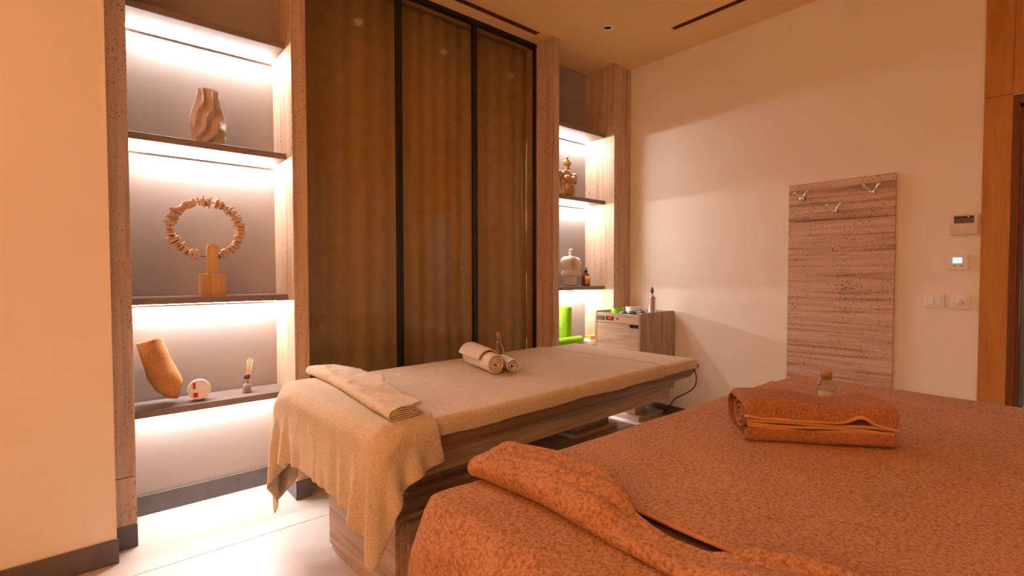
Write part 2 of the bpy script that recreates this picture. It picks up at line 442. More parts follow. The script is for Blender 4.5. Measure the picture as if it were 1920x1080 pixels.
def fill_lamp(x, y, z, nx, ny, label):  # amber globes added behind the viewer as fill; no such fixture is seen
    t = thing('fill_globe', label, 'fill lamp', (x, y, z), math.atan2(ny, nx), 'added amber fill lamps')
    box('back_plate', 0, .015, -.05, .05, -.11, .11, 'bead_metal', t, .003, 1)
    box('arm', .015, .03, -.012, .012, -.012, .012, 'bead_metal', t)
    lathe('opal_globe', [(.001, -.10)]+[(.10*math.cos(a_), .10*math.sin(a_)) for a_ in [math.radians(-80+k*10) for k in range(17)]]+[(.001, .10)], 'fill_glow', t, 32, loc=(.125, 0, 0))
fill_lamp(XL, -1.2, 2.1, 1, 0, 'added amber fill globe, unseen behind the viewer, farther from the niches')
fill_lamp(XL, -.1, 2.1, 1, 0, 'added amber fill globe, unseen behind the viewer, nearer the niches')
def slot_vent(h, label):
    x0, x1, y0, y1 = h; cx, cy = (x0+x1)/2, (y0+y1)/2
    t = thing('slot_vent', label, 'vent', (cx, cy, H))
    a, b = (x1-x0)/2, (y1-y0)/2
    box('duct', -a, a, -b, b, .05, .056, 'black_plastic', t)
    lip = .004
    if a > b:
        box('lip', -a, a, -b-.006, -b+lip, -.003, .04, 'door_dark', t); box('lip', -a, a, b-lip, b+.006, -.003, .04, 'door_dark', t)
        box('blade', -a, a, -.002, .002, .012, .045, 'black_plastic', t)
    else:
        box('lip', -a-.006, -a+lip, -b, b, -.003, .04, 'door_dark', t); box('lip', a-lip, a+.006, -b, b, -.003, .04, 'door_dark', t)
        box('blade', -.002, .002, -b, b, .012, .045, 'black_plastic', t)
slot_vent(SLOT_L, 'long dark slot vent in the ceiling before the tinted glass')
slot_vent(SLOT_R, 'long dark slot vent in the ceiling along the right wall')

# ------------------------------------------------------------------ towels: draping and folding helpers
def drape(u0, u1, v0, v1, spacing, top, collide, pin, steps=170, iters=12, seed=1, damp=.975):
    # small position-based cloth: a flat towel let fall over a rounded body
    nu = int(round((u1-u0)/spacing))+1; nv = int(round((v1-v0)/spacing))+1
    rng = np.random.RandomState(seed)
    U, V = np.meshgrid(np.linspace(u0, u1, nu), np.linspace(v0, v1, nv))
    P = np.stack([U, V, np.full_like(U, top+.004)], -1); P[..., 2] += rng.rand(nv, nu)*.002
    du = (u1-u0)/(nu-1); dv = (v1-v0)/(nv-1); dd = math.hypot(du, dv)
    prev = P.copy(); dt = 1/50.; held = pin(P[..., 0], P[..., 1]); P_rest = P.copy(); P_rest[..., 2] = top+.001
    cons = []
    for s in (0, 1):
        cons.append((np.s_[:, s:nu-1:2], np.s_[:, s+1:nu:2], du, 1.)); cons.append((np.s_[s:nv-1:2, :], np.s_[s+1:nv:2, :], dv, 1.))
    for s in (0, 1):
        cons.append((np.s_[s:nv-1:2, 0:nu-1], np.s_[s+1:nv:2, 1:nu], dd, .25)); cons.append((np.s_[s:nv-1:2, 1:nu], np.s_[s+1:nv:2, 0:nu-1], dd, .25))
    for s in range(4):
        cons.append((np.s_[:, s:nu-2:4], np.s_[:, s+2:nu:4], 2*du, .30)); cons.append((np.s_[s:nv-2:4, :], np.s_[s+2:nv:4, :], 2*dv, .30))
    fixed = []
    for a, b, r, k in cons:
        na, nb = P[a].shape, P[b].shape
        if na != nb:
            m0, m1 = min(na[0], nb[0]), min(na[1], nb[1])
            fixed.append((a, b, r, k, m0, m1))
        else: fixed.append((a, b, r, k, na[0], na[1]))
    for st in range(steps):
        vel = (P-prev)*damp; prev = P.copy(); P = P+vel; P[..., 2] -= 9.8*dt*dt*.5
        for it in range(iters):
            for a, b, r, k, m0, m1 in fixed:
                A = P[a][:m0, :m1]; B = P[b][:m0, :m1]
                d = B-A; l = np.sqrt((d*d).sum(-1, keepdims=True))+1e-9
                c = d*((l-r)/l*.5*k); A += c; B -= c
        Q, hit = collide(P)
        P = np.where(hit[..., None], Q*.35+np.concatenate([prev[..., :2], Q[..., 2:]], -1)*.65, P)
        Q, hit = collide(P); P = np.where(held[..., None], P_rest, Q)
    out = []
    for row in P:
        r_ = []
        for p in row:
            k = max(0, min(1, (top-.03-p[2])/.08)); c = top-.03
            n1 = noise.noise(Vector((p[0]*9+p[1]*26, p[1]*26-p[0]*9, p[2]*3.5+seed))); n2 = noise.noise(Vector((p[0]*30, p[1]*55, p[2]*7)))
            r_.append(Vector((p[0]-k*(.0055*n1+.0022*n2), p[1], p[2])))
        out.append(r_)
    return out
def rounded_box_push(c, h, r):
    c = np.array(c); h = np.array(h)-r
    def f(P):
        q = P-c; cl = np.clip(q, -h, h); d = q-cl; L = np.sqrt((d*d).sum(-1))
        inside = L < 1e-7
        hit = (L < r) & ~inside
        n = d/np.maximum(L, 1e-7)[..., None]
        Q = np.where(hit[..., None], c+cl+n*r, P)
        Q = np.where(inside[..., None], np.concatenate([P[..., :2], np.full_like(P[..., :1], c[2]+h[2]+r)], -1), Q)
        return Q, hit | inside
    return f
def cover(name, u0, u1, v0, v1, top, drop, mat, label, bed, drops=(1, 1, 1, 1), r=.022, sp=.02, wav=.004, wob=.004, thick=.007, seed=0, cat='towel', hem='hem'):
    # a towel lying on the pad with its rim folded down; drops = (u0, u1, v0, v1) sides that fold down
    def axis(lo, hi, d0, d1):
        n = int((hi-lo+(d0+d1)*drop)/sp)+2; out = []
        a, b = lo-d0*drop, hi+d1*drop
        for i in range(n+1): out.append(a+(b-a)*i/n)
        # denser at folds
        out += [lo+k*.012 for k in (-2, -1, 0, 1, 2)]*bool(d0)+[hi+k*.012 for k in (-2, -1, 0, 1, 2)]*bool(d1)
        return sorted({round(x, 4) for x in out if a-1e-6 <= x <= b+1e-6})
    def bend(s, lo, hi):
        for e, sg in ((lo, -1), (hi, 1)):
            t = (s-e)*sg
            if t > -r:
                ang = min((t+r)/(r*PI/2), 1)*PI/2; extra = max(0, t+r-r*PI/2)
                if (sg < 0 and s < lo+r) or (sg > 0 and s > hi-r):
                    return e+sg*(-r+r*math.sin(ang)), r*(1-math.cos(ang))+extra
        return s, 0
    U = axis(u0, u1, drops[0], drops[1]); V = axis(v0, v1, drops[2], drops[3]); P = []
    for v in V:
        row = []
        for u in U:
            bu, zu = bend(u, u0 if drops[0] else -9, u1 if drops[1] else 9)
            bv, zv = bend(v, v0 if drops[2] else -9, v1 if drops[3] else 9)
            z = max(zu, zv)+.25*min(zu, zv)
            n1 = noise.noise(Vector((u*4, v*4, seed))); n2 = noise.noise(Vector((u*11, v*6, seed+5)))
            k = min(1, z/.04)
            zz = top-z*(1+.13*noise.noise(Vector((u*5+seed, v*5, 3)))*k)+n2*.0022+n1*.0015+abs(noise.noise(Vector((u*9+v*5, v*2, seed+9))))*.002
            out = 1+k*0
            row.append(Vector((bu+(wob*n1*k)*(1 if zu else 0)+(0 if zu else .0), bv+(wob*noise.noise(Vector((u*6, seed, 1)))*k)*(1 if zv else 0), zz)))
        P.append(row)
    o = new_obj(name, grid_mesh(name, P), mat, None, True); mods(o, thick, 1, 1)
    for k, dflag in ((0, drops[0]), (-1, drops[1])):
        if not dflag: tube('hem_edge', [row[k]+Vector((0, 0, thick*.55)) for row in P[2:-2]], thick*.62, hem, o, 8, sub=1)
    o.location = bed.location; o.rotation_euler = bed.rotation_euler
    return tag(o, label, cat)
def sheet_sweep(name, frame, profs, nst, mat, parent=None, thick=.006, sub=1, amp=0, nscale=9, seed=0, wr=None):
    # sweep open sheet profiles (functions t -> [(p, z)]) along frame(t) -> (origin, p_dir, z_dir)
    vs_, fs = [], []
    for pf in profs:
        base = len(vs_); n = None
        for j in range(nst+1):
            t = j/nst; o, pd, zd = frame(t); pts = pf(t); n = len(pts)
            for (p, z) in pts: vs_.append(o+pd*p+zd*z)
        for j in range(nst):
            for i in range(n-1):
                a = base+j*n+i; fs.append((a, a+1, a+n+1, a+n))
    if amp or wr:
        for i, v in enumerate(vs_):
            d = noise.noise_vector(v*nscale+Vector((seed, seed*.7, 0)))*amp
            d.z *= .8
            if wr: d += wr(v)
            vs_[i] = v+d
    me = bpy.data.meshes.new(name); me.from_pydata([tuple(v) for v in vs_], [], fs); me.update()
    o = new_obj(name, me, mat, parent, True); mods(o, thick, sub, 0)
    return o
def spiral(r0, r1, turns, n, a0=0, sx=1, sz=1, sgn=1):
    return [((r0+(r1-r0)*k/n)*math.cos(a0+sgn*2*PI*turns*k/n)*sx, (r0+(r1-r0)*k/n)*math.sin(a0+sgn*2*PI*turns*k/n)*sz) for k in range(n+1)]
def arc_pts(cx, cz, r, a0, a1, n): return [(cx+r*math.cos(a0+(a1-a0)*k/n), cz+r*math.sin(a0+(a1-a0)*k/n)) for k in range(n+1)]
def line_pts(p, q, n): return [(p[0]+(q[0]-p[0])*k/n, p[1]+(q[1]-p[1])*k/n) for k in range(n+1)]

# ------------------------------------------------------------------ massage tables
TOP = .672
def massage_table(cx, cy, rz, half, label):
    t = thing('massage_table', label, 'massage table', (cx, cy, 0), rz)
    hl, hw = half
    box('pad', -hl, hl, -hw, hw, .578, TOP, 'vinyl', t, .040, 5)
    ap = box('apron', -hl+.10, hl-.13, -hw+.085, hw-.085, .474, .577, 'bed_wood', t, .002, 1)
    for a, b in ((-hl+.262, -hl+.60), (hl-.70, hl-.362)):
        p = box('column_plate', a, b, -.165, .165, .325, .346, 'bed_wood', t, .0015, 1)
        box('lift_column', a+.035, b-.02, -.125, .125, .346, .474, 'bed_wood_v', t, .0015, 1)
    bs = box('base_cabinet', -hl+.165, hl-.27, -.275, .275, .03, .325, 'bed_wood', t, .0015, 1)
    box('end_panel', -hl+.147, -hl+.1645, -.275, .275, .03, .325, 'bed_wood_y', t, .0015, 1)
    box('plinth', -hl+.155, hl-.277, -.268, .268, 0, .03, 'bed_wood', t)
    for a, b in ((-hl+.19, -.03), (-.024, hl-.295)):
        d = box('door', a, b, -.289, -.2755, .045, .305, 'bed_wood', t, .0015, 1)
        lathe('knob', [(0.001, 0), (.007, .001), (.008, .008), (.004, .010), (0.001, .0105)], 'chrome', d, 14, loc=(a+.05, -.289, .27), axis=(0, -1, 0))
    return t
B1 = massage_table(1.565, 1.80, math.radians(1.9), (.955, .43), 'massage table under tan towels beside the tinted glass')
B2 = massage_table(1.49, .465, math.radians(-.6), (.985, .43), 'massage table under rust towels nearest the viewer')
CT = TOP+.004
# bed 1 covers
cover('head_towel', .50, .955, -.432, .432, CT, .036, 'tan_terry', 'tan towel over the far head end of the tan massage table', B1, (0, 1, 1, 1), seed=3)
cover('table_towel', -.88, .615, -.44, .44, CT+.0075, .040, 'tan_terry', 'long tan towel covering the middle of the tan massage table', B1, (0, 0, 1, 1), r=.026, seed=1)
push1 = rounded_box_push((0, 0, .575), (.967, .460, TOP+.022-.575), .03)
tw = new_obj('foot_towel', grid_mesh('foot_towel', drape(-.955-.225, -.735, -.44-.125, .44+.285, .016, TOP+.022, push1, lambda u, v: (u > -.80) & (abs(v) < .40), seed=2)), 'tan_terry', None, True)
mods(tw, .006, 1, 1); tw.location = B1.location; tw.rotation_euler = B1.rotation_euler
tag(tw, 'tan towel draped over the near foot end with hanging corners', 'towel')
# bed 2 covers
cover('head_towel', .70, .985, -.432, .432, CT, .055, 'rust_terry', 'rust towel over the far head end of the nearest massage table', B2, (0, 1, 1, 1), seed=13, hem='rust_hem')
cover('table_towel', -.685, .715, -.44, .44, CT+.0075, .065, 'rust_terry', 'long rust towel covering the middle of the nearest massage table', B2, (0, 0, 1, 1), r=.028, seed=11, hem='rust_hem')
push2 = rounded_box_push((0, 0, .575), (.995, .450, TOP+.011-.575), .03)
tw = new_obj('foot_towel', grid_mesh('foot_towel', drape(-.985-.32, -.80, -.44-.25, .44+.27, .016, TOP+.010, push2, lambda u, v: (u > -.86) & (abs(v) < .40), seed=4)), 'rust_terry', None, True)
mods(tw, .008, 1, 1); tw.location = B2.location; tw.rotation_euler = B2.rotation_euler
tag(tw, 'rust towel draped over the foot end nearest the viewer', 'towel')

# long folded towel across the foot of bed 1
def lerp_tab(tab, t):
    for (a, x), (b, y) in zip(tab[:-1], tab[1:]):
        if t <= b:
            s = (t-a)/(b-a); s = s*s*(3-2*s); return x+(y-x)*s
    return tab[-1][1]
def u_profile(w, h, zoff, inset, n=10):
    r = h/2
    return line_pts((w, zoff+h), (r+inset, zoff+h), n)[:-1]+arc_pts(r+inset, zoff+r, r, PI/2, 3*PI/2, 8)+line_pts((r+inset, zoff), (w*.9, zoff), n)[1:]
wt = [(0, .085), (.10, .115), (.3, .145), (.5, .16), (.6, .14), (.8, .125), (1, .12)]
ht = [(0, .026), (.08, .038), (.3, .040), (.55, .036), (.8, .033), (1, .034)]
def fr1(t):
    a = Vector((.735, 2.270, TOP+.032)); b = Vector((.700, 1.372, TOP+.032))
    return a.lerp(b, t)+Vector((.012*math.sin(t*5), 0, 0)), Vector((.995, .05, 0)), Vector((0, 0, 1))
def wr1(v):
    k = (v.z-TOP-.03)/.04; k = max(0, min(1, k))
    a = noise.noise(Vector((v.x*14+v.y*9, v.y*5-v.x*4, 2.)))
    b = 1-abs(noise.noise(Vector((v.x*16+v.y*12, v.y*7-v.x*5, 6.))))*2.2
    return Vector((0, 0, k*(.018*max(0, a)+.011*max(0, b)**4-.004)))
ft = sheet_sweep('folded_towel', fr1, [lambda t: u_profile(lerp_tab(wt, t), lerp_tab(ht, t), 0, 0),
      lambda t: u_profile(lerp_tab(wt, t)*.97, lerp_tab(ht, t)-.014, .007, .009), lambda t: u_profile(lerp_tab(wt, t)*.8, max(.006, lerp_tab(ht, t)-.028), .014, .018)], 60, 'tan_terry_fold', None, .0055, 1, .004, 11, 1, wr1)
tag(ft, 'long tan towel folded flat across the foot of the tan massage table', 'towel')

# bulky folded towel across the foot of bed 2
wt2 = [(0, .095), (.08, .125), (.24, .145), (.36, .13), (.46, .075), (.55, .055), (.63, .065), (.76, .12), (1, .14)]
ht2 = [(0, .040), (.06, .060), (.25, .062), (.38, .050), (.47, .026), (.60, .020), (.72, .040), (1, .045)]
def fr2(t):
    a = Vector((.642, .900, TOP+.023)); b = Vector((.668, .06, TOP+.023))
    return a.lerp(b, t)+Vector((.006*math.sin(t*6), 0, 0)), Vector((1, 0, 0)), Vector((0, 0, 1))
def wr2(v):
    k = max(0, min(1, (v.z-TOP-.035)/.04))
    q = max(0, min(1, (v.x-.665)/.03))
    f = math.sin((v.x-.64)*95+(v.y-.9)*24+2.5*noise.noise(v*9)); g = noise.noise(Vector((v.x*12, v.y*8, 4.))); h = math.sin((v.y-v.x*1.5)*75+3*noise.noise(v*11))
    return Vector((0, 0, k*(.0075*f*q+.012*g+.0035*h*max(0, noise.noise(v*6+Vector((3, 1, 0)))*2))))
ft = sheet_sweep('folded_towel', fr2, [lambda t: u_profile(lerp_tab(wt2, t), lerp_tab(ht2, t), 0, 0, 22),
      lambda t: u_profile(lerp_tab(wt2, t)*.95, max(.008, lerp_tab(ht2, t)-.018), .009, .011), lambda t: u_profile(lerp_tab(wt2, t)*.8, max(.006, lerp_tab(ht2, t)-.034), .013, .022)], 110, 'rust_terry', None, .008, 1, .005, 9, 4, wr2)
tag(ft, 'bulky crumpled rust towel folded across the foot of the nearest massage table', 'towel')

# thick folded bath towel on bed 2
A = Vector((1.352, .607, TOP+.0245)); Bv = Vector((1.586, .318, TOP+.0245)); ax = (Bv-A); LN = ax.length; ax.normalize(); back = Vector((-ax.y, ax.x, 0))
if back.dot(Vector((1, 1, 0))) < 0: back = -back
bt = thing('bath_towel', 'thick rust bath towel folded into a block lying on the nearest table', 'towel', A+ax*LN/2)
org = A+ax*LN/2
def endround(t): return min(1, math.sqrt(max(0, 1-(max(0, abs(t-.5)*2-.93)/.07)**2))*.12+.88)
def frb(t): return A-org+ax*LN*t, back, Vector((0, 0, 1))
D = .175; HB = .106
def topz(t): return HB-.010*max(0, math.sin((t-.45)*PI*2.2))*(t > .45)+.004*math.sin(t*7)
def flap(t):   # height of the flap hem along the front
    return .064+.015*math.exp(-((t-.76)/.07)**2)-.018*max(0, t-.80)/.2-.004*math.sin(t*PI)+(.003 if t < .08 else 0)
def prof_outer(t):
    h = topz(t)*endround(t); r = .022
    f = flap(t)
    return line_pts((-.004, f), (-.002, h-r), 4)[:-1]+arc_pts(r-.002, h-r, r, PI, PI/2, 6)+line_pts((r, h), (D-.04, h), 8)[1:-1]+arc_pts(D-.04, h/2, h/2, PI/2, -PI/2, 12)+line_pts((D-.04, 0), (.012, 0), 8)[1:-1]+arc_pts(.012, .012, .012, -PI/2, -PI, 5)+line_pts((0, .012), (.002, .034), 3)[1:]
def layer(z0, p0, sag):
    return lambda t: [(p0+.12*k/8, z0+sag*math.sin(t*PI)*-.006-.012*max(0, t-.8)/.2*(z0 > .04)+.002*math.sin(t*9+z0*200)) for k in range(9)]
bl = sheet_sweep('towel_body', frb, [prof_outer], 44, 'rust_terry_fold', bt, .0075, 1, .0022, 22, 3)
for z0, p0 in ((.0375, .004), (.0465, .003), (.056, .001)):
    ly = sheet_sweep('inner_layer', lambda t: frb(.03+.95*t), [layer(z0, p0, 1)], 30, 'rust_terry_fold', bt, .007, 1)
    hm = tube('hem_edge', [frb(.03+.95*k/12)[0]+back*(p0)+Vector((0, 0, layer(z0, p0, 1)(k/12)[0][1])) for k in range(13)], .0046, 'rust_hem', ly, 8)
tube('hem_edge', [frb(k/24)[0]+back*(-.004)+Vector((0, 0, flap(k/24))) for k in range(25)], .0050, 'rust_hem', bl, 8)
sheet_sweep('coil_end', lambda t: (A-org+ax*(.004+.03*t)+back*.075, back, Vector((0, 0, 1))), [lambda t: spiral(.010, .046, 2.4, 50, .4, 1.4, .92)[:]+[] ], 3, 'rust_terry_fold', bt, .006, 1)
for o in bt.children:
    if o.name.startswith('coil_end'): o.location.z = .052

# rolled towel, cork bottle and small roll on bed 1
def roll(name, c0, c1, r, turns, mat, label, thick=.006, grow=0, zlift=0, skirt=0):
    c0, c1 = Vector(c0), Vector(c1); a = (c1-c0).normalized(); pd = Vector((0, 0, 1)).cross(a).normalized() if abs(a.z) < .99 else Vector((1, 0, 0)); zd = a.cross(pd)
    fn = lambda t: (c0.lerp(c1, t), pd, zd)
    def pf(t):
        rr = r*(1+grow*t); rr *= (1-.10*max(0, (t-.0))*0)
        return spiral(.006, rr-thick/2, turns, int(26*turns), .3+.25*t)
    o = sheet_sweep(name, fn, [pf], 26, mat, None, thick, 1, .0018, 25, 2)
    return tag(o, label, 'towel')
RR = .047; zc = TOP+.0205+RR
ro = roll('rolled_towel', (1.395, 1.735, zc), (1.462, 2.03, zc+.003), RR, 3.3, 'tan_terry_fold', 'rolled tan towel lying before the corked bottle', .0095, .06)
# loose outer flap of the roll
def fsk(t):
    c0, c1 = Vector((1.395, 1.735, zc)), Vector((1.462, 2.03, zc+.003)); a = (c1-c0).normalized(); pd = Vector((0, 0, 1)).cross(a).normalized()
    return c0.lerp(c1, .25+.78*t), pd, a.cross(pd)
def psk(t):
    r = RR+.0085+.006*t
    tail = (r*math.cos(PI+.35)-.012-.03*t, max(-RR-.0+.004, r*math.sin(PI+.35)-.022))
    pts = arc_pts(0, 0, r, .2, PI+.35, 22)
    return pts+line_pts(pts[-1], tail, 4)[1:]
sk = sheet_sweep('loose_flap', fsk, [psk], 20, 'tan_terry_fold', None, .007, 1, .003, 30, 6)
sk.parent = ro
roll('small_rolled_cloth', (1.475, 1.715, TOP+.0205+.034), (1.535, 1.86, TOP+.0205+.034), .034, 2.6, 'white_terry', 'small white rolled cloth behind the rolled tan towel', .006)

def cork_bottle(x, y, z, s, tall, label, group=None):
    t = thing('corked_bottle', label, 'bottle', (x, y, z), group=group)
    if tall: pr = [(.001, 0), (.027, 0), (.030, .006), (.030, .065), (.024, .090), (.014, .108), (.0115, .125), (.0115, .140), (.0145, .143), (.0145, .149), (.011, .150)]
    else: pr = [(.001, 0), (.026, 0), (.029, .005), (.029, .055), (.024, .068), (.0185, .074), (.0185, .084), (.0235, .087), (.0235, .093), (.018, .094)]
    lathe('glass_body', [(r*s, h*s) for r, h in pr], 'clear_glass', t, 28, cap=False)
    hz = pr[-1][1]*s; cr = (pr[-1][0]-.0008)*s
    lathe('cork', [(.001, hz-.020*s), (cr*.86, hz-.020*s), (cr*1.04, hz+.012*s), (cr*1.0, hz+.0135*s), (.001, hz+.0135*s)], 'cork', t, 20)
    lathe('oil_fill', [(.001, .003), (pr[2][0]*s*.93, .003), (pr[2][0]*s*.93, .03*s), (.001, .03*s)], 'oil', t, 24)
    return t
cork_bottle(1.566, 1.935, TOP+.0195, 1.0, True, 'slim glass bottle with cork stopper behind the rolled tan towel')
cork_bottle(2.02, .615, TOP+.0195, 1.0, False, 'squat glass bottle with cork behind the folded rust bath towel')

# ------------------------------------------------------------------ left niche: vase, ring sculpture, towel, tub, diffuser
vz = ZS[1]
def vfn(r, z, a):
    k = z/.27; ph = 8*a-8*(2.7*k-1.35*k*k)+.9*math.sin(k*13+a*2)
    s = 1-abs(math.sin(ph*.5))
    amp = .40*min(1, max(0, k/.04))*(1-.30*max(0, (k-.75)/.25))
    return r*(.82+amp*s**1.3)
prof = [(.001, 0)]+[(.058+.010*math.sin(PI*min(1, k/40*1.35))-.017*(k/40)**2.0, .27*k/40) for k in range(41)]+[(.030, .268), (.024, .22), (.001, .20)]
va = thing('wavy_vase', 'tall beige ceramic vase with carved swirling ridges', 'vase', (.462, 2.80, vz))
lathe('body', prof[:42], 'vase_ceramic', va, 168, fn=vfn, cap=False)
lathe('inner_wall', [(.038, .2685), (.033, .22), (.001, .205)], 'vase_ceramic', va, 40, cap=False)
va.rotation_euler.z = .5

rs = thing('ring_sculpture', 'ring of threaded wooden chips standing on a wooden block', 'sculpture', (.466, 2.80, ZS[2]))
box('block', -.052, .052, -.045, .045, 0, .106, 'light_wood', rs, .002, 1)
pts = [(-.0235, 0), (.0235, 0), (.0235, .122)]+arc_pts(0, .122, .0235, 0, PI, 10)[1:-1]+[(-.0235, .122)]
pst = prism('post', pts, -.018, .018, 'light_wood', rs, lambda v: Vector((v.x, -.012+v.z, .106+v.y)))
RC = Vector((-.018, .002, .322)); RX, RZ = .147, .133
tube('wire_ring', [RC+Vector((RX*math.cos(2*PI*k/48), 0, RZ*math.sin(2*PI*k/48))) for k in range(49)], .0022, 'black_plastic', rs, 8, sub=1)
chips = []
for k in range(6):
    bm = bmesh.new(); bm_box(bm, -.5, .5, -.5, .5, -.5, .5, .06, 1); me = bpy.data.meshes.new('wood_chip'); bm.to_mesh(me); bm.free(); me.materials.append(MATS['chip_wood']); chips.append(me)
a = -PI/2+.20
while a < 2*PI-PI/2-.18:
    th = random.choice((.006, .007, .009, .012)); 
    if abs(a-(PI/2+.26)) < .05 or abs(a-(PI/2-.20)) < .05: a += .05; continue
    L = random.uniform(.026, .040); Wd = random.uniform(.028, .04)
    if random.random() < .14: L = .054
    o = bpy.data.objects.new('wood_chip', random.choice(chips)); COL.objects.link(o); o.parent = rs
    o.location = RC+Vector((RX*math.cos(a), 0, RZ*math.sin(a)))+Vector((random.uniform(-.004, .004), 0, random.uniform(-.004, .004)))
    o.scale = (L, Wd, th); o.rotation_euler = (random.uniform(-.15, .15), -a+random.uniform(-.12, .12), random.uniform(-.3, .3))
    a += (th+.0015)/.140

# slouching amber towel roll
pth = [Vector((.318, 2.785, .617)), Vector((.290, 2.785, .625)), Vector((.258, 2.79, .675)), Vector((.232, 2.80, .75)), Vector((.212, 2.81, .845))]
def fra(t):
    f = t*(len(pth)-1); i = min(int(f), len(pth)-2); s = f-i
    p0, p1, p2, p3 = pth[max(0, i-1)], pth[i], pth[i+1], pth[min(len(pth)-1, i+2)]
    c = .5*((2*p1)+(p2-p0)*s+(2*p0-5*p1+4*p2-p3)*s*s+(3*p1-p0-3*p2+p3)*s**3)
    e = .5*((p2-p0)+2*(2*p0-5*p1+4*p2-p3)*s+3*(3*p1-p0-3*p2+p3)*s*s)
    a = e.normalized(); pd = Vector((0, -1, 0)); pd = (pd-a*pd.dot(a)).normalized()
    return c, pd, a.cross(pd)
sl = sheet_sweep('slouched_towel', fra, [lambda t: spiral(.012, .054+.009*math.sin(t*PI), 2.6, 64, -.63, 1.05, 1.0)], 30, 'amber_terry', None, .010, 1, .006, 17, 8, lambda v: noise.noise_vector(Vector((v.x*38, v.y*20, v.z*38)))*.0055*max(.15, min(1, (.76-v.z)/.12)))
tag(sl, 'amber rolled towel slouching against the pilaster on the lowest left shelf', 'towel')

# white tub lying on its side
tb = thing('cream_tub', 'white tub with red print lying on its side by the amber towel', 'tub', (.402, 2.775, ZS[3]))
axd = Vector((-.10, -.93, .10)).normalized(); c0 = Vector((0, .030, .0495))
lathe('jar', [(.001, 0), (.042, 0), (.044, .003), (.044, .030)], 'white_plastic', tb, 36, loc=c0, axis=axd)
lid = lathe('lid', [(.0465, .026), (.0475, .028), (.0475, .052), (.0445, .0555), (.0425, .0545), (.001, .0545)], 'white_plastic', tb, 40, loc=c0, axis=axd)
q = Vector((0, 0, 1)).rotation_difference(axd).to_matrix().to_4x4(); Mx = Matrix.Translation(c0) @ q
for (x0, x1, y0, y1) in ((-.026, -.014, .004, .034), (-.024, -.005, -.036, -.014), (.024, .027, -.018, -.008)):
    bm = bmesh.new(); bm_box(bm, x0, x1, y0, y1, .0544, .0551)
    # print stands upright seen from the front
    zax = axd; xax = Vector((0, 0, 1)).cross(zax); xax = -xax.normalized() if xax.x < 0 else xax.normalized(); yax = zax.cross(xax)
    for v in bm.verts: v.co = c0+xax*v.co.x+yax*v.co.y+zax*v.co.z
    bmesh.ops.recalc_face_normals(bm, faces=bm.faces)
    from_bm('red_print', bm, 'red_print', lid)

# reed diffuser
rd = thing('reed_diffuser', 'small glass reed diffuser with black collar and wooden sticks', 'diffuser', (.612, 2.80, ZS[3]))
lathe('bottle', [(.001, 0), (.021, 0), (.0225, .004), (.0225, .050), (.018, .060), (.012, .066), (.012, .072)], 'clear_glass', rd, 28, cap=False)
lathe('collar', [(.001, .070), (.0135, .070), (.0155, .090), (.001, .090)], 'brown_black', rd, 24)
lathe('liquid', [(.001, .003), (.0205, .003), (.0205, .016), (.001, .016)], 'oil', rd, 24)
P = [[Vector((.0232*math.cos(a_), .0232*math.sin(a_), z_)) for a_ in [math.radians(-150+k*7) for k in range(14)]] for z_ in (.010, .048)]
mods(new_obj('paper_label', grid_mesh('paper_label', P), 'label_grey', rd, True), .0005)
for dx, dy, tz in ((.004, 0, .165), (.016, .004, .172), (.024, -.004, .170), (.034, .002, .163)):
    tube('reed', [Vector((-.003+dx*.1, dy, .012)), Vector((dx*.9, dy, tz))], .0016, 'reed', rd, 6)

# ------------------------------------------------------------------ right niche: bust, body vase, amber bottle, green towels
bz = ZS[1]
bu = thing('bronze_bust', 'small gilded bust of a female figure with pinned up hair', 'sculpture', (2.985, 2.80, bz+.007))
def E3(c, r): return (c, r)
blob('figure', [E3((0, 0, .028), (.078, .052, .035)), E3((0, 0, .07), (.064, .046, .05)), E3((.0, 0, .12), (.072, .048, .05)), E3((0, .004, .170), (.090, .044, .040)), E3((-.002, .004, .200), (.056, .034, .020)),
     E3((-.090, .004, .182), (.030, .032, .030)), E3((.092, .004, .172), (.030, .032, .032)), E3((-.104, .004, .155), (.020, .026, .034)), E3((.103, .004, .145), (.019, .026, .034)),
     E3((-.036, -.040, .142), (.030, .026, .028)), E3((.034, -.040, .140), (.030, .026, .028)), E3((.006, .002, .228), (.0165, .018, .036)),
     E3((.010, -.004, .276), (.024, .031, .031)), E3((.010, -.034, .272), (.006, .010, .011)), E3((.010, .008, .292), (.028, .033, .018)),
     E3((.002, .004, .313), (.017, .020, .016)), E3((.014, .004, .310), (.012, .016, .012)), E3((.033, .006, .274), (.010, .022, .024)), E3((-.012, .008, .278), (.010, .022, .022)), E3((.034, .004, .225), (.008, .010, .03)),
     E3((-.030, -.034, .075), (.014, .02, .045)), E3((.030, -.036, .060), (.012, .02, .045)), E3((.010, -.042, .088), (.045, .010, .009)), E3((.055, -.016, .045), (.016, .026, .045)),
     E3((-.056, -.018, .035), (.016, .028, .04)), E3((.006, -.044, .035), (.010, .012, .035)), E3((-.010, -.046, .060), (.008, .010, .03))], 'gold', bu, .0042, smooth_it=1)
bv = thing('body_vase', 'pale ceramic vase shaped like rounded shoulders with a hole', 'vase', (3.04, 2.80, ZS[2]))
def arm(pts, r): return [E3(tuple(Vector(a_).lerp(Vector(b_), k/5)), (r, r*.95, r)) for a_, b_ in zip(pts[:-1], pts[1:]) for k in range(6)]
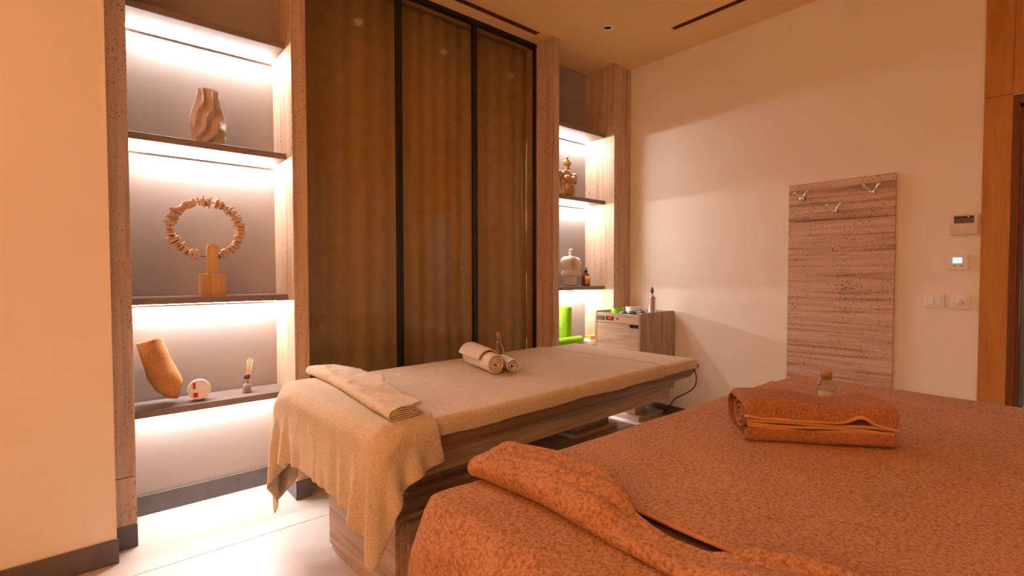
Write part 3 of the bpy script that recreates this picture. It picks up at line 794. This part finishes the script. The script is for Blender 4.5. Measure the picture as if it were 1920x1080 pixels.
blob('body', [E3((0, 0, .016), (.058, .050, .014)), E3((0, 0, .052), (.054, .046, .05)), E3((-.046, 0, .104), (.058, .050, .034)), E3((.046, 0, .104), (.056, .050, .034)), E3((0, 0, .10), (.06, .052, .036)),
     E3((-.060, 0, .200), (.050, .046, .046)), E3((.064, 0, .196), (.046, .044, .046)), E3((-.060, 0, .175), (.042, .042, .04)), E3((.070, 0, .175), (.036, .04, .04)),
     E3((-.040, 0, .148), (.034, .040, .032)), E3((.058, 0, .145), (.030, .038, .030)), E3((0, 0, .226), (.060, .036, .024))]+arm([(0, 0, .225), (-.002, 0, .290)], .0205), 'body_ceramic', bv, .0045, smooth_it=4)
lathe('mouth', [(.014, .284), (.020, .295), (.0215, .302), (.0195, .304), (.015, .300), (.012, .285)], 'body_ceramic', bv, 24, loc=(-.002, 0, 0), cap=False)
ab = thing('amber_bottle', 'small amber bottle with orange label and black dropper', 'bottle', (3.215, 2.79, ZS[2]))
lathe('glass_body', [(.001, 0), (.033, 0), (.036, .005), (.036, .078), (.030, .094), (.015, .106), (.013, .118), (.001, .118)], 'amber_glass', ab, 28)
P = [[Vector((.0368*math.cos(a_), .0368*math.sin(a_), z_)) for a_ in [math.radians(-150+k*6.5) for k in range(14)]] for z_ in (.012, .084)]
mods(new_obj('paper_label', grid_mesh('paper_label', P), 'label_orange', ab, True), .0006)
lathe('dropper', [(.001, .116), (.0155, .116), (.0155, .132), (.008, .136), (.007, .150), (.004, .156), (.001, .156)], 'black_plastic', ab, 20)
def green_roll(c0, c1, r, label, a):
    roll('green_towel', c0, c1, r, 2.6, 'green_terry', label, .012)
green_roll((3.035, 2.850, ZS[3]+.004), (3.035, 2.850, ZS[3]+.328), .064, 'bright green rolled towel standing on end in the right niche', 0)
green_roll((2.715, 2.736, ZS[3]+.052), (3.085, 2.736, ZS[3]+.052), .046, 'bright green rolled towel lying before the standing green roll', 0)
wt_ = thing('sachet_pile', 'white tray with red and yellow packets behind the stone heater cabinet', 'packets', (3.245, 2.775, ZS[3]))
box('tray', -.075, .08, -.05, .05, 0, .040, 'packet_white', wt_, .006, 2)
p1 = box('packet', -.02, .08, -.03, .04, .040, .056, 'packet_white', wt_, .002, 1); box('red_stripe', -.0205, .0805, -.0305, -.029, .043, .050, 'red_print', p1)
p2 = box('packet', -.018, .08, -.028, .04, .0565, .076, 'packet_yellow', wt_, .002, 1); box('red_stripe', -.0185, .0805, -.0285, -.027, .058, .066, 'red_print', p2)

# ------------------------------------------------------------------ hot stone cabinet by the right wall
CX0, CX1, CY0, CY1, CZ0, CZ1 = 3.10, 3.562, 2.161, 2.592, .234, .853
cb = thing('stone_cabinet', 'oak laminate hot stone heater cabinet on a pedestal by the wall', 'cabinet', (CX0, (CY0+CY1)/2, 0))
hy = (CY1-CY0)/2; dx = CX1-CX0
def side_panel(y0, y1):
    r = .025
    pts = [(0, CZ0), (dx, CZ0), (dx, CZ1-r)]+arc_pts(dx-r, CZ1-r, r, 0, PI/2, 6)+arc_pts(r*.5, CZ1-r*.5, r*.5, PI/2, PI, 5)
    prism('side_panel', pts, y0, y1, 'cab_wood_v', cb, lambda v: Vector((v.x, v.z, v.y)))
side_panel(-hy, -hy+.018); side_panel(hy-.018, hy)
box('back_panel', dx-.016, dx, -hy+.018, hy-.018, CZ0, CZ1-.004, 'cab_wood', cb)
box('top_tray', .012, dx-.016, -hy+.018, hy-.018, CZ1-.040, CZ1-.026, 'steel', cb)
box('bottom_panel', .004, dx-.016, -hy+.018, hy-.018, CZ0, CZ0+.018, 'cab_wood', cb)
fp = box('control_panel', .002, .018, -hy+.019, hy-.019, .765, CZ1-.012, 'cab_wood', cb, .0015, 1)
dr = prism('drawer', [(-hy+.019, CZ0+.02), (hy-.019, CZ0+.02), (hy-.019, .761), (-hy+.105, .761), (-hy+.090, .737), (-hy+.019, .737)], .001, .017, 'cab_wood', cb, lambda v: Vector((v.z, v.x, v.y)))
box('handle_recess', .010, .03, -hy+.019, -hy+.106, .735, .763, 'black_plastic', dr)
def on_front(y, z): return Vector((0, (2.586-y)*0+y-(CY0+CY1)/2, z))
for yy, mt in ((2.535, 'screen_grey'), (2.447, 'black_plastic')):
    d = box('display', -.004, .003, yy-2.3765-.034, yy-2.3765+.034, .785, .818, mt, cb, .002, 1)
    if mt == 'black_plastic':
        M = Matrix.Translation(Vector((-.0045, yy-2.3765-.004, .8015))) @ Matrix(((0, 0, -1, 0), (-1, 0, 0, 0), (0, 1, 0, 0), (0, 0, 0, 1)))
        text('digits', '157', .022, 'red_digit', d, M)
lathe('lamp_button', [(.001, 0), (.011, 0), (.010, .004), (.004, .007), (.001, .0075)], 'red_print', cb, 16, loc=(.002, 2.375-2.3765, .802), axis=(-1, 0, 0))
box('stem', .15, .30, -.065, .065, .035, CZ0, 'cab_wood_v', cb, .0015, 1)
box('foot_plate', .116, .455, -.126, .15, 0, .035, 'cab_wood', cb, .002, 1)
TZ = CZ1-.026
t = thing('bowl', 'small lime green bowl on the stone heater cabinet', 'bowl', (3.235, 2.470, TZ))
lathe('shell', [(.001, 0), (.040, 0), (.050, .012), (.052, .044), (.049, .045), (.046, .014), (.001, .006)], 'bowl_green', t, 32); lathe('rim', [(.0485, .043), (.0535, .0445), (.0535, .048), (.0485, .048)], 'bowl_green', t, 32, cap=False)
t = thing('bowl', 'small white bowl behind the green bowl on the cabinet', 'bowl', (3.40, 2.445, TZ))
lathe('shell', [(.001, 0), (.045, 0), (.055, .012), (.058, .046), (.055, .047), (.050, .014), (.001, .006)], 'bowl_white', t, 32); lathe('rim', [(.0545, .045), (.060, .0465), (.060, .051), (.0545, .051)], 'bowl_white', t, 32, cap=False)
for k, (x, y, rx, ry, rz_, mt, lab) in enumerate(((3.155, 2.352, .030, .034, .017, 'stone_grey', 'grey basalt stone nearest the green bowl on the cabinet'), (3.150, 2.268, .034, .040, .019, 'stone_black', 'large black basalt stone in the middle of the cabinet top'),
                                  (3.150, 2.205, .028, .020, .016, 'stone_grey', 'pale grey basalt stone at the cabinet top corner'), (3.235, 2.250, .032, .040, .020, 'stone_black', 'black basalt stone behind the corner stones on the cabinet'))):
    bm = bmesh.new(); bmesh.ops.create_icosphere(bm, subdivisions=3, radius=1)
    for v in bm.verts:
        n_ = 1+.10*noise.noise(v.co*1.3+Vector((k*3, 0, 0))); v.co = Vector((v.co.x*rx*n_, v.co.y*ry*n_, max(-1, v.co.z)*rz_*n_))
    zmin = min(v.co.z for v in bm.verts)
    for v in bm.verts: v.co.z -= zmin
    o = from_bm('massage_stone', bm, mt, None, True); o.location = (x, y, TZ); tag(o, lab, 'stone', 'basalt stones on the cabinet')
sp = thing('pump_bottle', 'tall steel bottle with dark pump on the stone heater cabinet', 'bottle', (3.40, 2.262, TZ))
lathe('body', [(.001, 0), (.028, 0), (.029, .002), (.029, .024), (.0275, .026), (.0275, .136), (.025, .139), (.001, .139)], 'steel', sp, 36)
lathe('collar', [(.001, .139), (.012, .139), (.012, .158), (.008, .162), (.001, .162)], 'chrome', sp, 24)
hd = lathe('pump_head', [(.001, .162), (.007, .163), (.011, .172), (.012, .186), (.008, .202), (.004, .214), (.001, .216)], 'brown_black', sp, 20)
tube('nozzle', [Vector((0, 0, .186)), Vector((-.012, .008, .188)), Vector((-.020, .014, .182))], .0035, 'chrome', hd, 8)

# socket, plug, cable on the right wall
so = thing('wall_socket', 'white wall socket low on the wall right of the cabinet', 'socket', (XR, 1.973, .437))
box('plate', -.009, 0, -.045, .045, -.045, .045, 'white_plastic', so, .003, 2)
lathe('well', [(.022, .0085), (.0225, .0105), (.020, .0105), (.019, .0085)], 'white_plastic', so, 28, axis=(-1, 0, 0), cap=False)
pc = thing('power_cable', 'black power cable with plug running down from the wall socket', 'cable', (XR-.012, 1.973, .437))
lathe('plug', [(.001, 0), (.018, 0), (.019, .006), (.015, .026), (.008, .034), (.001, .035)], 'black_plastic', pc, 20, axis=(-1, 0, 0))
O = Vector((XR-.012, 1.973, .437))
tube('strain_relief', [Vector((-.03, 0, 0)), Vector((-.034, 0, -.02)), Vector((-.03, -.001, -.045))], .0065, 'black_plastic', pc, 8)
tube('cord', [Vector((-.03, 0, -.03)), Vector((-.02, -.010, -.09)), Vector((-.012, .012, -.17)), Vector((-.012, .09, -.235)), Vector((-.014, .175, -.29)), Vector((-.02, .215, -.35)), Vector((-.035, .25, -.41)), Vector((-.05, .32, -.433))], .0042, 'black_plastic', pc, 8)

# ------------------------------------------------------------------ coat panel and hooks
PX = XR-.03
cp = thing('hook_board', 'tall travertine coat board with three hooks on the right wall', 'hook board', (XR, 1.035, .12))
for z0, z1 in ((0, 1.363), (1.366, 1.610)):
    box('stone_slab', -.026, -.006, -.290, .285, z0, z1, 'panel_stone', cp, .0015, 1)
box('batten', -.006, 0, -.25, .25, .05, 1.55, 'door_dark', cp)
for y, z, lab in ((1.232, 1.632, 'chrome double hook at the upper left of the stone coat board'), (1.045, 1.536, 'chrome double hook lowest and central on the stone coat board'), (.852, 1.628, 'chrome double hook at the upper right of the stone coat board')):
    h = thing('coat_hook', lab, 'hook', (XR-.0262, y, z), group='chrome coat hooks')
    lathe('rosette', [(.001, 0), (.015, 0), (.015, .026), (.012, .031), (.001, .031)], 'chrome', h, 24, axis=(-1, 0, 0))
    for s in (-1, 1):
        p = tube('prong', [Vector((-.024, 0, .004)), Vector((-.034, s*.016, .016)), Vector((-.046, s*.034, .036))], .0055, 'chrome', h, 10)
        lathe('knob', [(.001, -.0115), (.008, -.009), (.011, 0), (.008, .009), (.001, .0115)], 'chrome', p, 16, loc=(-.047, s*.036, .038), axis=(-.5, s*.7, .6))

# ------------------------------------------------------------------ wall controls
def ctl(name, y0, y1, z0, z1, d, mat, label, cat):
    t = thing(name, label, cat, (XR, (y0+y1)/2, (z0+z1)/2)); a, b = (y1-y0)/2, (z1-z0)/2
    box('case', -d, 0, -a, a, -b, b, mat, t, .004, 2)
    return t, a, b
t, a, b = ctl('air_controller', .392, .508, 1.352, 1.463, .018, 'cream_plastic', 'cream climate controller with dark display beside the door', 'controller')
d = box('display', -.0195, -.017, -.040, .040, .008, .046, 'screen_grey', t, .001, 1)
box('header_strip', -.0202, -.0194, -.040, .040, .034, .046, 'black_plastic', d)
lathe('indicator', [(.001, 0), (.003, 0), (.003, .0012), (.001, .0014)], 'red_dot', d, 12, loc=(-.0202, -.018, .040), axis=(-1, 0, 0))
box('flap', -.0198, -.017, -.050, .050, -.050, .002, 'cream_plastic', t, .002, 1)
box('maker_mark', -.0186, -.0178, .018, .044, .0488, .0522, 'label_orange', t)
t, a, b = ctl('thermostat', .429, .519, 1.167, 1.251, .012, 'white_plastic', 'white thermostat with glowing blue screen', 'thermostat')
d = box('screen', -.0132, -.0118, -.020, .018, -.006, .024, 'blue_screen', t)
box('screen_bar', -.0138, -.0131, -.012, .010, .016, .021, 'white_screen', d); box('screen_figure', -.0138, -.0131, -.018, .016, -.004, .008, 'white_screen', d)
for yy in (.012, -.018): lathe('button', [(.001, 0), (.005, 0), (.004, .002), (.001, .002)], 'label_grey', t, 14, loc=(-.012, yy, -.020), axis=(-1, 0, 0))
t, a, b = ctl('light_switch', .523, .609, .957, 1.033, .011, 'white_plastic', 'white double rocker light switch left of the dimmer', 'switch')
for yy, tilt in ((.014, .08), (-.016, -.08)):
    k = box('rocker', -.0155, -.0105, yy-.0135, yy+.0135, -.024, .024, 'white_plastic', t, .0015, 1); k.rotation_euler.y = tilt
t, a, b = ctl('dimmer_switch', .418, .504, .957, 1.033, .011, 'white_plastic', 'white rotary dimmer switch with round knob by the door', 'switch')
box('inset', -.0125, -.0105, -.026, .026, -.026, .026, 'white_plastic', t, .001, 1)
lathe('knob', [(.001, 0), (.017, 0), (.0165, .010), (.014, .013), (.001, .0135)], 'white_plastic', t, 28, loc=(-.012, 0, 0), axis=(-1, 0, 0))

# ------------------------------------------------------------------ door surround and corridor
XC = XR-.012
for n, (y0, y1, z0, z1), lab in ((6, (.276, .383, 0, 2.052), 'tall amber wood panel left of the doorway'), (7, (.278, .383, 2.056, H), 'amber wood panel above the tall door panel'), (8, (-.75, .275, 2.056, H), 'amber wood panel over the doorway')):
    struct(box('trim_%d' % n, XC, XR-.0005, y0, y1, z0, z1, 'door_wood', None, .001, 1), lab, 'panel')
dr = struct(empty('door_1', (XR, .252, 0)), 'dark wood door frame at the right edge of the picture', 'door frame')
box('casing', -.016, -.0005, .0005, .022, 0, 2.045, 'door_dark', dr, .002, 1)
box('casing', -.016, -.0005, DY0-.252-.03, .0, 2.0, 2.045, 'door_dark', dr, .002, 1)
box('jamb', 0, .14, -.016, .0, 0, 2.0, 'door_dark', dr); box('jamb_stop', .05, .09, -.019, -.016, 0, 1.985, 'door_dark', dr)
box('head_jamb', 0, .14, DY0-.252, .0, 1.985, 2.0, 'door_dark', dr)
box('strike_plate', .018, .045, -.0175, -.0155, .88, 1.12, 'chrome', dr, .0005, 1)
box('jamb', 0, .14, DY0-.252, DY0-.252+.016, 0, 2.0, 'door_wood', dr)
cf = box('floor_corridor', XR+.1, 7.6, -1.7, 1.3, -.1, 0, 'corridor_tile'); struct(cf, 'pale bluish corridor floor beyond the doorway', 'floor')
struct(box('wall_corridor_left', XR+.1, 7.6, 1.2, 1.3, 0, 2.6, 'corridor_paint'), 'corridor side wall beyond the doorway', 'wall')
struct(box('wall_corridor_right', XR+.1, 7.6, -1.7, -1.6, 0, 2.6, 'corridor_paint'), 'far corridor side wall', 'wall')
struct(box('wall_corridor_end', 6.3, 6.4, -1.6, 1.2, 0, 2.6, 'corridor_paint'), 'end wall of the corridor', 'wall')
struct(box('ceiling_corridor', XR+.1, 7.6, -1.7, 1.3, 2.5, 2.6, 'corridor_paint'), 'corridor ceiling', 'ceiling')
co = thing('corridor_cupboard', 'olive brown tall cupboard in the corridor beyond the doorway', 'cupboard', (6.05, .77, 0))
box('body', -.2, .2, -.42, .42, .05, 2.3, 'olive_panel', co, .004, 1); box('plinth', -.18, .2, -.40, .40, 0, .05, 'door_dark', co)
for s in (-1, 1):
    d = box('door', -.218, -.201, s*.21-.205, s*.21+.205, .06, 2.29, 'olive_panel', co, .002, 1); box('handle', -.235, -.218, s*.05-.006, s*.05+.006, 1.1, 1.35, 'chrome', d)
cl = thing('corridor_lamp', 'cool ceiling lamp in the corridor', 'lamp', (5.0, -.2, 2.5))
box('housing', -.3, .3, -.06, .06, -.03, 0, 'white_plastic', cl, .004, 1); box('diffuser', -.28, .28, -.05, .05, -.033, -.0295, 'corridor_lamp_face', cl)
